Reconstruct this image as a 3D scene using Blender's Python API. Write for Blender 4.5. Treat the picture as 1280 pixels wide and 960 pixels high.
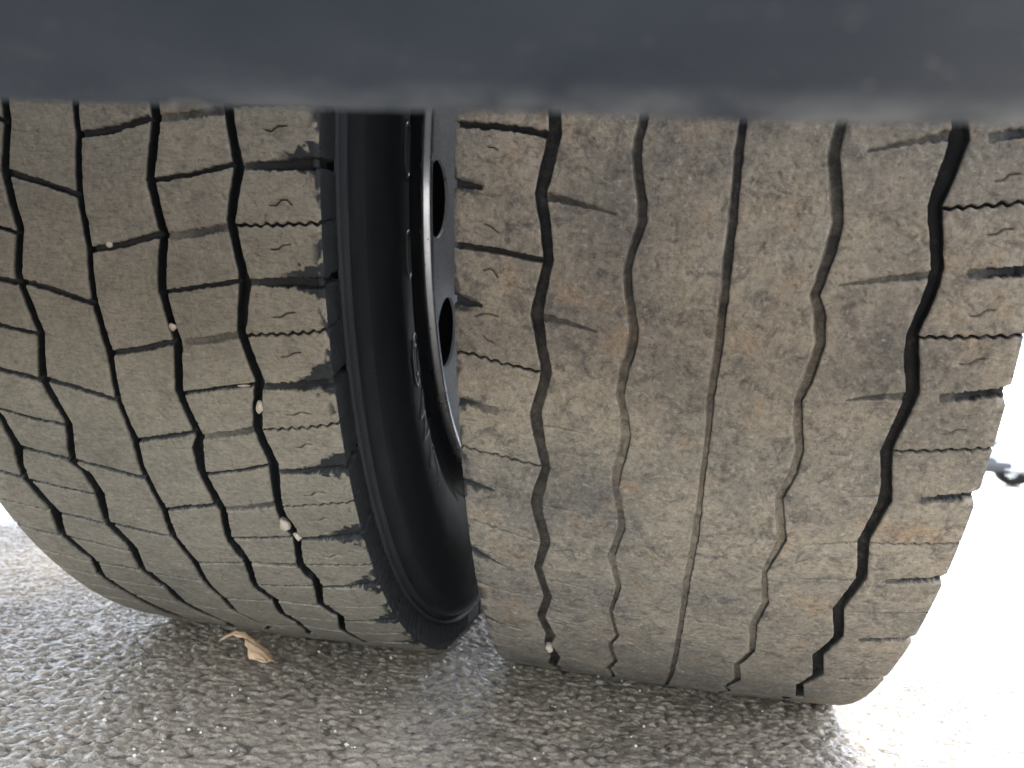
import bpy, bmesh, math, random
import numpy as np
from mathutils import Vector, Matrix

sc = bpy.context.scene
for o in list(bpy.data.objects):
    bpy.data.objects.remove(o)
COL = sc.collection

# ------------------------------------------------------------------ camera
cam_d = bpy.data.cameras.new("camera")
cam = bpy.data.objects.new("camera", cam_d)
COL.objects.link(cam)
C = Vector((0.110896, -0.899609, 0.224844))
r_ = Vector((0.982706, 0.165734, 0.082590))
u_ = Vector((-0.071418, -0.072284, 0.994824))
w_ = Vector((-0.170846, 0.983518, 0.059197))
cam.matrix_world = Matrix(((r_.x, u_.x, -w_.x, C.x), (r_.y, u_.y, -w_.y, C.y), (r_.z, u_.z, -w_.z, C.z), (0, 0, 0, 1)))
cam_d.sensor_width = 36.0
cam_d.lens = 990.57 / 1280 * 36.0
cam_d.clip_start = 0.01
cam_d.clip_end = 1500
cam_d.dof.use_dof = True
cam_d.dof.focus_distance = 0.50
cam_d.dof.aperture_fstop = 10.5
sc.camera = cam

# ------------------------------------------------------------------ light
SUN_AZ = math.atan2(0.46, 0.89)        # from +Y towards +X
SUN_EL = math.radians(65)
world = bpy.data.worlds.new("World")
sc.world = world
world.use_nodes = True
wn = world.node_tree
bg = wn.nodes["Background"]
sky = wn.nodes.new("ShaderNodeTexSky")
sky.sky_type = 'NISHITA'
sky.sun_disc = False
sky.sun_elevation = SUN_EL
sky.sun_rotation = SUN_AZ
sky.air_density = 0.8
sky.dust_density = 0.8
sky.ozone_density = 0.6
hs_ = wn.nodes.new("ShaderNodeHueSaturation")      # thin white overcast: the sky with most of its blue taken out
hs_.inputs["Saturation"].default_value = 0.42
wn.links.new(sky.outputs[0], hs_.inputs["Color"])
wn.links.new(hs_.outputs[0], bg.inputs[0])
bg.inputs[1].default_value = 0.15
sun_d = bpy.data.lights.new("sun", 'SUN')
sun_d.energy = 0.5
sun_d.angle = math.radians(20)
sun_d.color = (1.0, 0.95, 0.88)
sun = bpy.data.objects.new("sun", sun_d)
COL.objects.link(sun)
to_sun = Vector((math.sin(SUN_AZ) * math.cos(SUN_EL), math.cos(SUN_AZ) * math.cos(SUN_EL), math.sin(SUN_EL)))
sun.rotation_euler = to_sun.to_track_quat('Z', 'Y').to_euler()
sc.view_settings.view_transform = 'Standard'
sc.view_settings.look = 'None'
sc.view_settings.exposure = 3.1
sc.view_settings.gamma = 1.0
sc.view_settings.use_curve_mapping = False
sc.cycles.max_bounces = 8
sc.cycles.diffuse_bounces = 5
sc.cycles.use_denoising = True

# ------------------------------------------------------------------ helpers
def tag(o, label=None, cat=None, group=None, kind=None):
    if label: o["label"] = label
    if cat: o["category"] = cat
    if group: o["group"] = group
    if kind: o["kind"] = kind
    return o

def empty(name, loc=(0, 0, 0)):
    o = bpy.data.objects.new(name, None)
    o.location = loc
    COL.objects.link(o)
    return o

def mesh_obj(name, verts, faces, mat, parent=None, smooth=True, attrs=None):
    me = bpy.data.meshes.new(name)
    verts = np.asarray(verts, dtype=np.float32)
    if isinstance(faces, np.ndarray) and faces.ndim == 2:
        n = faces.shape[1]
        me.vertices.add(len(verts)); me.vertices.foreach_set("co", verts.ravel())
        me.loops.add(faces.size); me.loops.foreach_set("vertex_index", faces.astype(np.int32).ravel())
        me.polygons.add(len(faces)); me.polygons.foreach_set("loop_start", np.arange(0, faces.size, n, dtype=np.int32))
        me.update(calc_edges=True)
    else:
        me.from_pydata([tuple(map(float, v)) for v in verts], [], [tuple(int(i) for i in f) for f in faces])
    if smooth:
        me.polygons.foreach_set("use_smooth", np.ones(len(me.polygons), dtype=bool))
    if attrs:
        for k, v in attrs.items():
            a = me.attributes.new(k, 'FLOAT', 'POINT')
            a.data.foreach_set("value", np.asarray(v, dtype=np.float32))
    me.update()
    me.materials.append(mat)
    o = bpy.data.objects.new(name, me)
    COL.objects.link(o)
    if parent is not None: o.parent = parent
    return o

def bm_obj(name, bm, mat, parent=None, smooth=False):
    bmesh.ops.recalc_face_normals(bm, faces=bm.faces)
    me = bpy.data.meshes.new(name)
    bm.to_mesh(me); bm.free()
    if smooth:
        me.polygons.foreach_set("use_smooth", np.ones(len(me.polygons), dtype=bool))
    me.materials.append(mat)
    o = bpy.data.objects.new(name, me)
    COL.objects.link(o)
    if parent is not None: o.parent = parent
    return o

def bm_box(bm, lo, hi, bev=0.0, segs=2):
    v = [bm.verts.new((x, y, z)) for x in (lo[0], hi[0]) for y in (lo[1], hi[1]) for z in (lo[2], hi[2])]
    fs = [bm.faces.new([v[i] for i in f]) for f in ((0, 1, 3, 2), (4, 6, 7, 5), (0, 4, 5, 1), (2, 3, 7, 6), (0, 2, 6, 4), (1, 5, 7, 3))]
    if bev > 0:
        es = list({e for f in fs for e in f.edges})
        bmesh.ops.bevel(bm, geom=es, offset=bev, segments=segs, affect='EDGES', profile=0.5)

def lathe_x(profile, segs=192, a0=0.0, a1=2 * math.pi):
    """profile: list of (x, r) turned round the X axis"""
    full = abs(a1 - a0 - 2 * math.pi) < 1e-6
    n = segs if full else segs + 1
    th = a0 + (a1 - a0) * np.arange(n) / segs
    pr = np.array(profile)
    V = np.stack([np.repeat(pr[None, :, 0], n, 0), -np.cos(th)[:, None] * pr[None, :, 1], -np.sin(th)[:, None] * pr[None, :, 1]], -1).reshape(-1, 3)
    m = len(profile)
    i = np.arange(segs)[:, None]; j = np.arange(m - 1)[None, :]
    i2 = (i + 1) % n
    F = np.stack([i * m + j, i * m + j + 1, i2 * m + j + 1, i2 * m + j], -1).reshape(-1, 4)
    return V, F

_rng = np.random.default_rng(7)
_LAT = _rng.random((256, 256))
def vnoise(x, y, seed=0):
    x = np.asarray(x, float) + seed * 17.31; y = np.asarray(y, float) + seed * 9.77
    xi = np.floor(x).astype(int); yi = np.floor(y).astype(int)
    fx = x - xi; fy = y - yi
    fx = fx * fx * (3 - 2 * fx); fy = fy * fy * (3 - 2 * fy)
    g = lambda a, b: _LAT[a & 255, b & 255]
    return (g(xi, yi) * (1 - fx) + g(xi + 1, yi) * fx) * (1 - fy) + (g(xi, yi + 1) * (1 - fx) + g(xi + 1, yi + 1) * fx) * fy
def fbm(x, y, seed=0, octv=4):
    t = 0; a = 0.5; s = 0
    for k in range(octv):
        t = t + a * vnoise(x * 2 ** k, y * 2 ** k, seed + k * 3); s += a; a *= 0.5
    return t / s
def sstep(a, b, x):
    t = np.clip((x - a) / (b - a), 0, 1)
    return t * t * (3 - 2 * t)

# ------------------------------------------------------------------ materials
class NT:
    def __init__(self, name):
        self.m = bpy.data.materials.new(name)
        self.m.use_nodes = True
        self.t = self.m.node_tree
        self.b = self.t.nodes["Principled BSDF"]
        self.co = self.t.nodes.new("ShaderNodeTexCoord").outputs["Object"]
    def noise(self, scale, detail=4, rough=0.55, vec=None, dist=0.0):
        n = self.t.nodes.new("ShaderNodeTexNoise")
        n.inputs["Scale"].default_value = scale; n.inputs["Detail"].default_value = detail
        n.inputs["Roughness"].default_value = rough; n.inputs["Distortion"].default_value = dist
        self.t.links.new(vec or self.co, n.inputs["Vector"])
        return n.outputs["Fac"]
    def voro(self, scale, feature='F1', out="Distance"):
        n = self.t.nodes.new("ShaderNodeTexVoronoi"); n.feature = feature
        n.inputs["Scale"].default_value = scale
        self.t.links.new(self.co, n.inputs["Vector"])
        return n.outputs[out]
    def mapping(self, scale):
        n = self.t.nodes.new("ShaderNodeMapping"); n.inputs["Scale"].default_value = scale
        self.t.links.new(self.co, n.inputs["Vector"])
        return n.outputs[0]
    def attr(self, name):
        n = self.t.nodes.new("ShaderNodeAttribute"); n.attribute_name = name
        return n.outputs["Fac"]
    def ramp(self, fac, stops):
        n = self.t.nodes.new("ShaderNodeValToRGB")
        el = n.color_ramp.elements
        while len(el) < len(stops): el.new(0.5)
        for e, (p, c) in zip(el, stops):
            e.position = p
            e.color = (c, c, c, 1) if not isinstance(c, tuple) else (*c, 1)
        self.t.links.new(fac, n.inputs[0])
        return n.outputs["Color"]
    def math(self, op, a, b=None, clamp=False):
        n = self.t.nodes.new("ShaderNodeMath"); n.operation = op; n.use_clamp = clamp
        for i, v in enumerate((a, b)):
            if v is None: continue
            if isinstance(v, (int, float)): n.inputs[i].default_value = v
            else: self.t.links.new(v, n.inputs[i])
        return n.outputs[0]
    def mix(self, fac, a, b, blend='MIX'):
        n = self.t.nodes.new("ShaderNodeMixRGB"); n.blend_type = blend
        for i, v in enumerate((fac, a, b)):
            if isinstance(v, (int, float)): n.inputs[i].default_value = v
            elif isinstance(v, tuple): n.inputs[i].default_value = (*v, 1)
            else: self.t.links.new(v, n.inputs[i])
        return n.outputs[0]
    def bump(self, h, strength, dist, prev=None):
        n = self.t.nodes.new("ShaderNodeBump")
        n.inputs["Strength"].default_value = strength; n.inputs["Distance"].default_value = dist
        self.t.links.new(h, n.inputs["Height"])
        if prev is not None: self.t.links.new(prev, n.inputs["Normal"])
        return n.outputs[0]
    def set(self, **kw):
        for k, v in kw.items():
            k = {"color": "Base Color", "rough": "Roughness", "metal": "Metallic", "normal": "Normal", "spec": "Specular IOR Level",
                 "coat": "Coat Weight", "trans": "Transmission Weight"}[k]
            i = self.b.inputs[k]
            if isinstance(v, (int, float)): i.default_value = v
            elif isinstance(v, tuple): i.default_value = (*v, 1)
            else: self.t.links.new(v, i)
        return self.m

def tread_material(name, right):
    n = NT(name)
    big = n.noise(14 if right else 9, 4, 0.6)
    mid = n.noise(90, 5, 0.65)
    fine = n.noise(520, 4, 0.7)
    if right:
        base = n.ramp(big, [(0.30, (0.170, 0.156, 0.136)), (0.47, (0.262, 0.232, 0.187)), (0.62, (0.335, 0.290, 0.222)), (0.78, (0.33, 0.305, 0.258))])
        ochre = n.ramp(n.noise(26, 5, 0.7), [(0.56, 0.0), (0.70, 0.65)])
        base = n.mix(ochre, base, (0.36, 0.245, 0.145))
        dk = n.ramp(n.noise(75, 6, 0.78, dist=0.8), [(0.50, 0.0), (0.64, 0.75)])
        base = n.mix(dk, base, (0.105, 0.095, 0.088))
    else:
        base = n.ramp(big, [(0.32, (0.228, 0.205, 0.162)), (0.52, (0.285, 0.254, 0.198)), (0.70, (0.330, 0.292, 0.226))])
        dk = n.ramp(n.noise(60, 6, 0.72, dist=0.4), [(0.54, 0.0), (0.70, 0.55)])
        base = n.mix(dk, base, (0.125, 0.115, 0.098))
    base = n.mix(0.55, base, n.ramp(mid, [(0.28, 0.55), (0.72, 1.35 if False else 1.0)]), 'MULTIPLY')
    # fine scuffs running across the tread
    sc_ = n.noise(1.0, 4, 0.65, n.mapping((150, 700, 700)))
    base = n.mix(0.22 if right else 0.42, base, n.ramp(sc_, [(0.34, 0.45), (0.52, 1.0)]), 'MULTIPLY')
    mot = n.noise(310, 7, 0.72, dist=0.4)
    base = n.mix(0.72 if right else 0.45, base, n.ramp(mot, [(0.36, 0.52), (0.52, 1.0), (0.66, 1.0)]), 'MULTIPLY')
    base = n.mix(n.ramp(mot, [(0.56, 0.0), (0.70, 0.55 if right else 0.3)]), base, (0.46, 0.415, 0.345))
    specks = n.ramp(n.noise(900, 2, 0.5), [(0.72, 0.0), (0.76, 0.7)])
    base = n.mix(specks, base, (0.50, 0.46, 0.40))
    pits = n.ramp(n.noise(700, 3, 0.6, dist=0.3), [(0.30, 0.8), (0.37, 0.0)])
    base = n.mix(pits, base, (0.07, 0.065, 0.06))
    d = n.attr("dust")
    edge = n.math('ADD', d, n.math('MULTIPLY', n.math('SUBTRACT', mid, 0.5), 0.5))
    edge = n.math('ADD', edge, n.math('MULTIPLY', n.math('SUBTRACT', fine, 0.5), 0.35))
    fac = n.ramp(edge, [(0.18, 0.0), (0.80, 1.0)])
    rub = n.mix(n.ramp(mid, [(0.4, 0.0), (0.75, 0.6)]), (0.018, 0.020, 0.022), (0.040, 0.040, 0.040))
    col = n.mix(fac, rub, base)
    b1 = n.bump(mid, 0.45, 0.0012)
    b2 = n.bump(fine, 0.6, 0.0005, b1)
    b3 = n.bump(sc_, 0.25 if right else 0.45, 0.0006, b2)
    b3 = n.bump(mot, 0.32, 0.0008, b3)
    return n.set(color=col, rough=n.ramp(fac, [(0.0, 0.62), (1.0, 0.88)]), spec=0.3, normal=b3)

M = {}
M['tread_left'] = tread_material("dusty_tread_left", False)
M['tread_right'] = tread_material("dusty_tread_right", True)

n = NT("black_rubber")
v1 = n.noise(40, 5, 0.6); v2 = n.noise(600, 3, 0.6)
c = n.mix(n.ramp(v1, [(0.45, 0.0), (0.75, 0.5)]), (0.036, 0.041, 0.046), (0.058, 0.061, 0.063))
c = n.mix(n.ramp(n.noise(260, 4, 0.7), [(0.64, 0.0), (0.72, 0.5)]), c, (0.11, 0.10, 0.085))
st_ = n.noise(1.0, 4, 0.6, n.mapping((260, 14, 14)))
c = n.mix(n.ramp(st_, [(0.52, 0.0), (0.70, 0.35)]), c, (0.070, 0.068, 0.062))
M['rubber'] = n.set(color=c, rough=n.ramp(v1, [(0.3, 0.60), (0.7, 0.75)]), spec=0.22, normal=n.bump(v2, 0.15, 0.0004))

n = NT("raised_rubber")
M['letter'] = n.set(color=(0.055, 0.058, 0.060), rough=0.45, spec=0.5, normal=n.bump(n.noise(500), 0.1, 0.0003))

n = NT("silver_rim_paint")
v1 = n.noise(30, 4, 0.6)
c = n.mix(n.ramp(n.noise(300, 3, 0.6), [(0.66, 0.0), (0.72, 0.8)]), (0.88, 0.90, 0.93), (0.10, 0.10, 0.10))
M['rim'] = n.set(color=c, rough=n.ramp(v1, [(0.3, 0.20), (0.7, 0.30)]), metal=0.85, normal=n.bump(v1, 0.05, 0.001))

n = NT("grey_wheel_paint")
v1 = n.noise(25, 4, 0.6); v2 = n.noise(420, 4, 0.7)
c = n.mix(n.ramp(v1, [(0.35, 0.0), (0.7, 1.0)]), (0.62, 0.635, 0.65), (0.78, 0.79, 0.80))
c = n.mix(n.ramp(v2, [(0.56, 0.0), (0.66, 0.85)]), c, (0.12, 0.12, 0.12))
M['disc'] = n.set(color=c, rough=0.5, metal=0.0, spec=0.5, normal=n.bump(v2, 0.3, 0.0005))

n = NT("dark_wheel_inside")
M['inside'] = n.set(color=n.mix(n.noise(40), (0.010, 0.010, 0.011), (0.022, 0.021, 0.020)), rough=0.8, spec=0.2)

n = NT("blue_grey_beam_paint")
v1 = n.noise(16, 5, 0.65); v2 = n.noise(70, 4, 0.6)
c = n.mix(n.ramp(v1, [(0.35, 0.0), (0.7, 1.0)]), (0.035, 0.048, 0.072), (0.058, 0.075, 0.104))
c = n.mix(n.ramp(v2, [(0.58, 0.0), (0.75, 0.5)]), c, (0.10, 0.115, 0.13))
dd = n.attr("dirt")
c = n.mix(n.math('MULTIPLY', dd, n.ramp(n.noise(55, 5, 0.65), [(0.36, 0.0), (0.58, 0.9)])), c, (0.19, 0.21, 0.235))
c = n.mix(n.ramp(n.noise(420, 2, 0.5), [(0.70, 0.0), (0.74, 0.5)]), c, (0.26, 0.28, 0.30))
M['beam'] = n.set(color=c, rough=0.6, spec=0.3, normal=n.bump(v2, 0.2, 0.0008))

n = NT("dull_steel")
M['steel'] = n.set(color=n.mix(n.noise(90), (0.16, 0.165, 0.17), (0.26, 0.26, 0.26)), rough=0.5, metal=0.4)

n = NT("truck_underside_paint")
M['under'] = n.set(color=n.mix(n.noise(5), (0.045, 0.046, 0.048), (0.09, 0.088, 0.084)), rough=0.75)

n = NT("worn_asphalt")
v1 = n.noise(6, 4, 0.6); v2 = n.noise(55, 5, 0.65); v3 = n.noise(330, 4, 0.65)
dust = n.attr("dust")  # per-vertex ground tone, high on bump tops and low in gaps
df = n.math('ADD', dust, n.math('MULTIPLY', n.math('SUBTRACT', v3, 0.5), 0.7))
df = n.math('ADD', df, n.math('MULTIPLY', n.math('SUBTRACT', v1, 0.5), 0.5))
stone = n.mix(n.ramp(v3, [(0.35, 0.0), (0.68, 1.0)]), (0.10, 0.084, 0.066), (0.24, 0.205, 0.162))
sand = n.mix(v2, (0.265, 0.223, 0.166), (0.41, 0.346, 0.262))
c = n.mix(n.ramp(df, [(0.30, 0.0), (0.72, 1.0)]), stone, sand)
c = n.mix(n.ramp(n.noise(60, 5, 0.7, dist=0.5), [(0.54, 0.0), (0.72, 0.6)]), c, (0.075, 0.065, 0.053))
c = n.mix(n.ramp(n.noise(420, 2, 0.5), [(0.69, 0.0), (0.72, 0.85)]), c, (0.55, 0.52, 0.47))
bb = n.bump(n.voro(230), 0.5, 0.002)
bb = n.bump(v3, 1.0, 0.0016, bb)
bb = n.bump(n.noise(1100, 3, 0.6), 0.5, 0.0006, bb)
M['asphalt'] = n.set(color=c, rough=n.ramp(v3, [(0.30, 0.22), (0.70, 0.46)]), spec=0.6, normal=bb)

n = NT("pale_stone")
c = n.mix(n.noise(160, 4, 0.6), (0.30, 0.245, 0.18), (0.52, 0.45, 0.365))
M['pebble'] = n.set(color=c, rough=0.75, normal=n.bump(n.noise(500), 0.4, 0.0006))
n = NT("grit_stone")
M['grit'] = n.set(color=n.mix(n.noise(40), (0.45, 0.40, 0.33), (0.70, 0.66, 0.60)), rough=0.7)
n = NT("dry_leaf")
vv = n.noise(70, 4, 0.6)
c = n.mix(vv, (0.44, 0.275, 0.145), (0.60, 0.415, 0.25))
c = n.mix(n.ramp(n.attr("vein"), [(0.0, 0.0), (1.0, 0.6)]), c, (0.62, 0.46, 0.32))
M['leaf'] = n.set(color=c, rough=0.6, normal=n.bump(n.noise(300), 0.4, 0.0006))
n = NT("white_car_paint"); M['white'] = n.set(color=n.mix(n.noise(3), (0.60, 0.62, 0.64), (0.68, 0.69, 0.70)), rough=0.25, coat=0.5)
n = NT("car_glass"); M['glass'] = n.set(color=n.mix(n.noise(2), (0.05, 0.07, 0.08), (0.08, 0.10, 0.11)), rough=0.08, spec=0.6)
n = NT("grey_car_plastic"); M['plastic'] = n.set(color=n.mix(n.noise(8), (0.065, 0.066, 0.070), (0.085, 0.086, 0.09)), rough=0.6)
n = NT("lamp_lens"); M['lens'] = n.set(color=n.mix(n.noise(30), (0.08, 0.095, 0.095), (0.14, 0.16, 0.16)), rough=0.12, coat=0.6)

# ------------------------------------------------------------------ ground
def worley(x, y, seed=0):
    xi = np.floor(x).astype(int); yi = np.floor(y).astype(int)
    best = np.full(x.shape, 9.0); cid = np.zeros(x.shape)
    for dx in (-1, 0, 1):
        for dy in (-1, 0, 1):
            a = xi + dx; b = yi + dy
            jx = _LAT[(a + seed) & 255, (b * 7 + 3) & 255]; jy = _LAT[(a * 5 + 11) & 255, (b + seed * 3) & 255]
            d = np.hypot(a + jx - x, b + jy - y)
            m = d < best
            best = np.where(m, d, best); cid = np.where(m, _LAT[(a * 3 + 1) & 255, (b * 11 + 5) & 255], cid)
    return best, cid

def axis(fine0, fine1, step, lo, hi, g=1.22):
    a = list(np.arange(fine0, fine1 + 1e-9, step))
    d = step; x = a[-1]
    while x < hi:
        d *= g; x += d; a.append(min(x, hi))
    d = step; x = a[0]; pre = []
    while x > lo:
        d *= g; x -= d; pre.append(max(x, lo))
    return np.array(pre[::-1] + a)

gx = axis(-0.98, 0.80, 0.0020, -400, 400)
gy = axis(-0.60, 0.24, 0.0019, -400, 400)
XX, YY = np.meshgrid(gx, gy, indexing='ij')
fx_, fy_ = XX.ravel(), YY.ravel()
near = (np.abs(fx_) < 1.4) & (fy_ > -1.0) & (fy_ < 0.8)
h = np.zeros(len(fx_)); toneg = np.full(len(fx_), 0.55)
a, b = fx_[near], fy_[near]
wx = a + 0.004 * (vnoise(a * 90, b * 90, 3) - 0.5); wy = b + 0.004 * (vnoise(a * 90, b * 90, 5) - 0.5)
f1, cid = worley(wx / 0.0084, wy / 0.0076, 1)
st = (1 - np.clip(f1 / 0.75, 0, 1) ** 2) * (0.45 + 0.55 * cid)
f2, cid2 = worley(wx / 0.0055, wy / 0.0050, 4)
st2 = (1 - np.clip(f2 / 0.75, 0, 1) ** 2) * cid2
hh = 0.0030 * st + 0.0018 * st2 + 0.0020 * (fbm(a * 22, b * 22, 8, 3) - 0.5) + 0.0006 * (vnoise(a * 260, b * 260, 2) - 0.5)
fill = 0.0005 + 0.0024 * (fbm(a * 9, b * 9, 21, 3) - 0.28)
hs = np.maximum(hh, fill + 0.55 * (hh - fill))
tone_near = sstep(0.06, 0.30, st + 0.25 * st2) * (0.55 + 0.45 * sstep(0.25, 0.6, fbm(a * 14, b * 14, 33, 3)))  # lighter on the bump tops, darker in the gaps between them
fade = sstep(1.4, 1.0, np.abs(a)) * sstep(-1.0, -0.7, b) * sstep(0.8, 0.35, b)
h[near] = (hs - 0.0035) * fade
toneg[near] = tone_near * fade + 0.6 * (1 - fade)
V = np.stack([fx_, fy_, h], 1)
nx, ny = len(gx), len(gy)
i = np.arange(nx - 1)[:, None]; j = np.arange(ny - 1)[None, :]
F = np.stack([i * ny + j, (i + 1) * ny + j, (i + 1) * ny + j + 1, i * ny + j + 1], -1).reshape(-1, 4)
g = mesh_obj("ground", V, F, M['asphalt'], attrs={"dust": toneg})
tag(g, "rough dusty grey asphalt yard under the tyres", kind="structure")

# loose grit on the asphalt: nobody could count it
random.seed(3)
bm = bmesh.new()
for k in range(520):
    x = random.uniform(-0.75, 0.55); y = random.uniform(-0.55, 0.10)
    s = random.uniform(0.0005, 0.0013) if random.random() < 0.9 else random.uniform(0.0014, 0.0022)
    vs = []
    for q in ((1, 0, 0), (-1, 0, 0), (0, 1, 0), (0, -1, 0), (0, 0, 1), (0, 0, -1)):
        vs.append(bm.verts.new((x + q[0] * s * random.uniform(.7, 1.3), y + q[1] * s * random.uniform(.7, 1.3), 0.0002 + s * 0.4 + q[2] * s * random.uniform(.6, 1.0))))
    for f in ((0, 2, 4), (2, 1, 4), (1, 3, 4), (3, 0, 4), (2, 0, 5), (1, 2, 5), (3, 1, 5), (0, 3, 5)):
        bm.faces.new([vs[q] for q in f])
tag(bm_obj("grit", bm, M['grit']), "tiny pale grit scattered over the asphalt", kind="stuff")

# ------------------------------------------------------------------ tyres
RT, ZC, W, CR = 0.52, 0.504524, 0.2927, 0.0030
XOFF = {'R': 0.0, 'L': -0.3700}
S0, S1, DS = 84.0, 824.0, 0.62

GROOVES = {
 'R1': [(116.1,49.5,56.1),(127.0,50.0,57.3),(140.8,46.9,54.9),(157.1,44.1,50.9),(165.3,45.3,52.1),(172.7,47.2,53.7),(192.5,50.0,55.9),(211.6,45.4,52.1),(222.5,43.2,50.8),(239.9,47.0,53.3),(256.1,49.9,56.3),(268.4,47.2,53.7),(282.9,43.5,50.5),(292.5,44.3,51.5),(306.3,47.1,53.4),(321.9,50.4,55.8),(336.9,45.2,52.7),(350.6,42.4,50.0),(380.1,47.7,54.6),(386.3,48.1,55.0),(412.9,42.8,48.3),(448.3,48.0,54.3),(480.6,41.6,48.2),(513.3,46.3,54.5),(533.3,43.7,50.3),(572.0,46.9,55.3),(610.9,41.0,50.2)],
 'R2': [(118.4,96.1,101.3),(129.3,93.6,98.8),(137.1,93.3,98.6),(148.9,95.3,100.6),(158.8,97.6,102.9),(169.6,98.3,104.0),(181.2,95.3,100.3),(194.7,92.4,97.4),(208.8,94.1,99.1),(228.4,97.8,103.3),(237.7,96.6,102.6),(254.5,93.1,98.8),(266.8,92.8,97.2),(279.3,95.6,100.5),(292.4,96.7,102.6),(306.4,94.5,101.0),(321.3,92.3,97.9),(330.5,92.6,97.4),(349.2,96.7,101.0),(364.2,97.7,102.6),(391.7,91.9,97.0),(423.8,98.4,102.1),(456.3,94.1,96.9),(495.3,99.2,102.1),(515.2,93.4,97.0),(554.5,97.8,101.6),(585.0,91.7,96.4),(623.6,96.7,100.2)],
 'R3': [(117.8,144.8,149.0),(134.9,143.6,148.6),(159.3,143.9,148.6),(169.2,143.6,148.7),(184.1,143.1,148.2),(206.1,143.1,148.3),(233.1,142.8,147.8),(262.6,142.2,146.5),(287.8,143.3,146.8),(321.2,143.3,146.5),(360.7,142.7,147.4),(405.7,141.1,146.1),(466.8,142.2,145.9),(578.3,142.4,146.6)],
 'R4': [(117.1,190.5,196.0),(133.2,187.7,193.7),(150.9,190.5,197.2),(166.2,193.4,199.8),(182.0,191.6,198.0),(203.7,187.8,193.2),(214.9,190.4,197.8),(229.8,193.6,199.1),(247.0,190.4,196.8),(262.3,187.5,192.4),(275.9,189.0,194.4),(293.5,192.8,197.8),(310.0,190.9,196.4),(327.9,186.4,191.6),(360.5,192.4,198.3),(391.0,187.4,191.1),(422.8,192.4,197.2),(451.4,188.2,193.8),(492.4,193.8,198.0),(523.3,186.6,191.5),(562.3,192.1,197.7),(598.8,187.6,191.1)],
 'R5': [(120.9,242.9,250.7),(126.4,242.5,252.1),(157.1,236.7,244.3),(187.8,243.2,249.5),(201.1,241.7,248.4),(220.8,237.1,243.5),(230.6,237.6,245.2),(253.5,242.6,249.9),(289.5,236.5,242.9),(313.3,241.5,247.7),(323.5,241.9,249.8),(354.0,237.1,244.0),(386.9,242.9,249.6),(421.1,235.6,243.1),(455.9,243.6,250.0),(487.2,235.9,243.5),(527.0,243.7,251.6),(558.2,237.6,243.5),(611.9,246.7,253.5)],
 'L1': [(111.9,236.7,243.3),(127.7,239.2,245.4),(148.3,242.3,249.4),(177.1,236.0,242.4),(206.7,240.6,247.1),(213.8,240.3,248.8),(243.5,234.9,241.6),(275.7,241.7,249.1),(285.9,238.9,245.8),(309.7,234.3,241.2),(320.1,235.5,242.7),(338.0,238.8,246.7),(374.5,234.8,241.3),(385.6,235.8,240.0),(411.7,239.2,246.0),(442.1,234.2,240.0),(471.2,239.1,247.1),(506.6,233.1,238.2),(536.2,241.4,246.7),(574.6,231.9,236.9),(620.2,233.5,242.3)],
 'L2': [(111.3,192.3,198.7),(122.0,193.4,200.3),(156.3,187.8,194.3),(186.3,194.3,199.4),(209.0,189.2,195.4),(221.1,187.8,193.5),(239.4,191.4,195.1),(252.1,192.7,198.6),(287.0,185.8,192.5),(320.8,192.5,198.3),(330.9,186.9,195.7),(350.3,185.6,192.2),(389.5,190.6,196.9),(416.6,186.3,191.5),(449.6,189.9,196.8),(483.9,184.6,190.4),(494.8,187.6,191.3),(510.2,192.3,198.4),(538.6,186.9,194.2),(568.4,193.5,198.7),(600.0,190.6,198.3)],
 'L3': [(111.8,144.5,148.6),(135.1,144.6,149.8),(164.3,142.7,146.9),(196.7,144.3,149.6),(211.2,143.3,147.1),(229.5,141.2,146.7),(262.2,144.0,149.7),(296.5,142.1,145.7),(325.5,143.7,149.8),(348.2,142.3,146.1),(359.0,141.6,147.3),(391.8,144.8,148.7),(422.2,140.2,145.8),(455.2,143.6,150.9),(491.7,141.0,146.4),(506.4,142.6,147.4),(520.8,143.6,149.4),(551.1,140.9,146.3),(577.6,148.4,154.1),(600.0,154.4,159.6)],
 'L4': [(111.3,97.1,102.5),(124.7,97.7,104.2),(154.2,93.3,98.9),(187.6,98.4,104.0),(213.7,91.1,97.4),(219.7,91.4,97.7),(251.9,97.8,103.7),(286.3,88.2,95.6),(319.4,96.5,102.9),(355.0,86.4,92.4),(362.9,92.6,101.3),(382.2,94.8,103.7),(414.1,88.8,94.6),(446.2,94.2,103.4),(480.3,88.6,95.1),(515.2,95.5,103.3),(544.0,90.6,101.9),(590.2,98.2,111.5),(617.0,105.0,112.9)],
 'L5': [(318.7,43.5,49.6),(345.8,44.4,53.4),(361.3,40.5,47.0),(374.9,37.9,44.5),(410.6,44.5,54.4),(439.3,36.5,44.6),(478.5,45.8,52.7),(507.1,35.6,44.0),(554.0,42.0,52.7),(606.8,44.3,62.5)],
}
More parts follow.
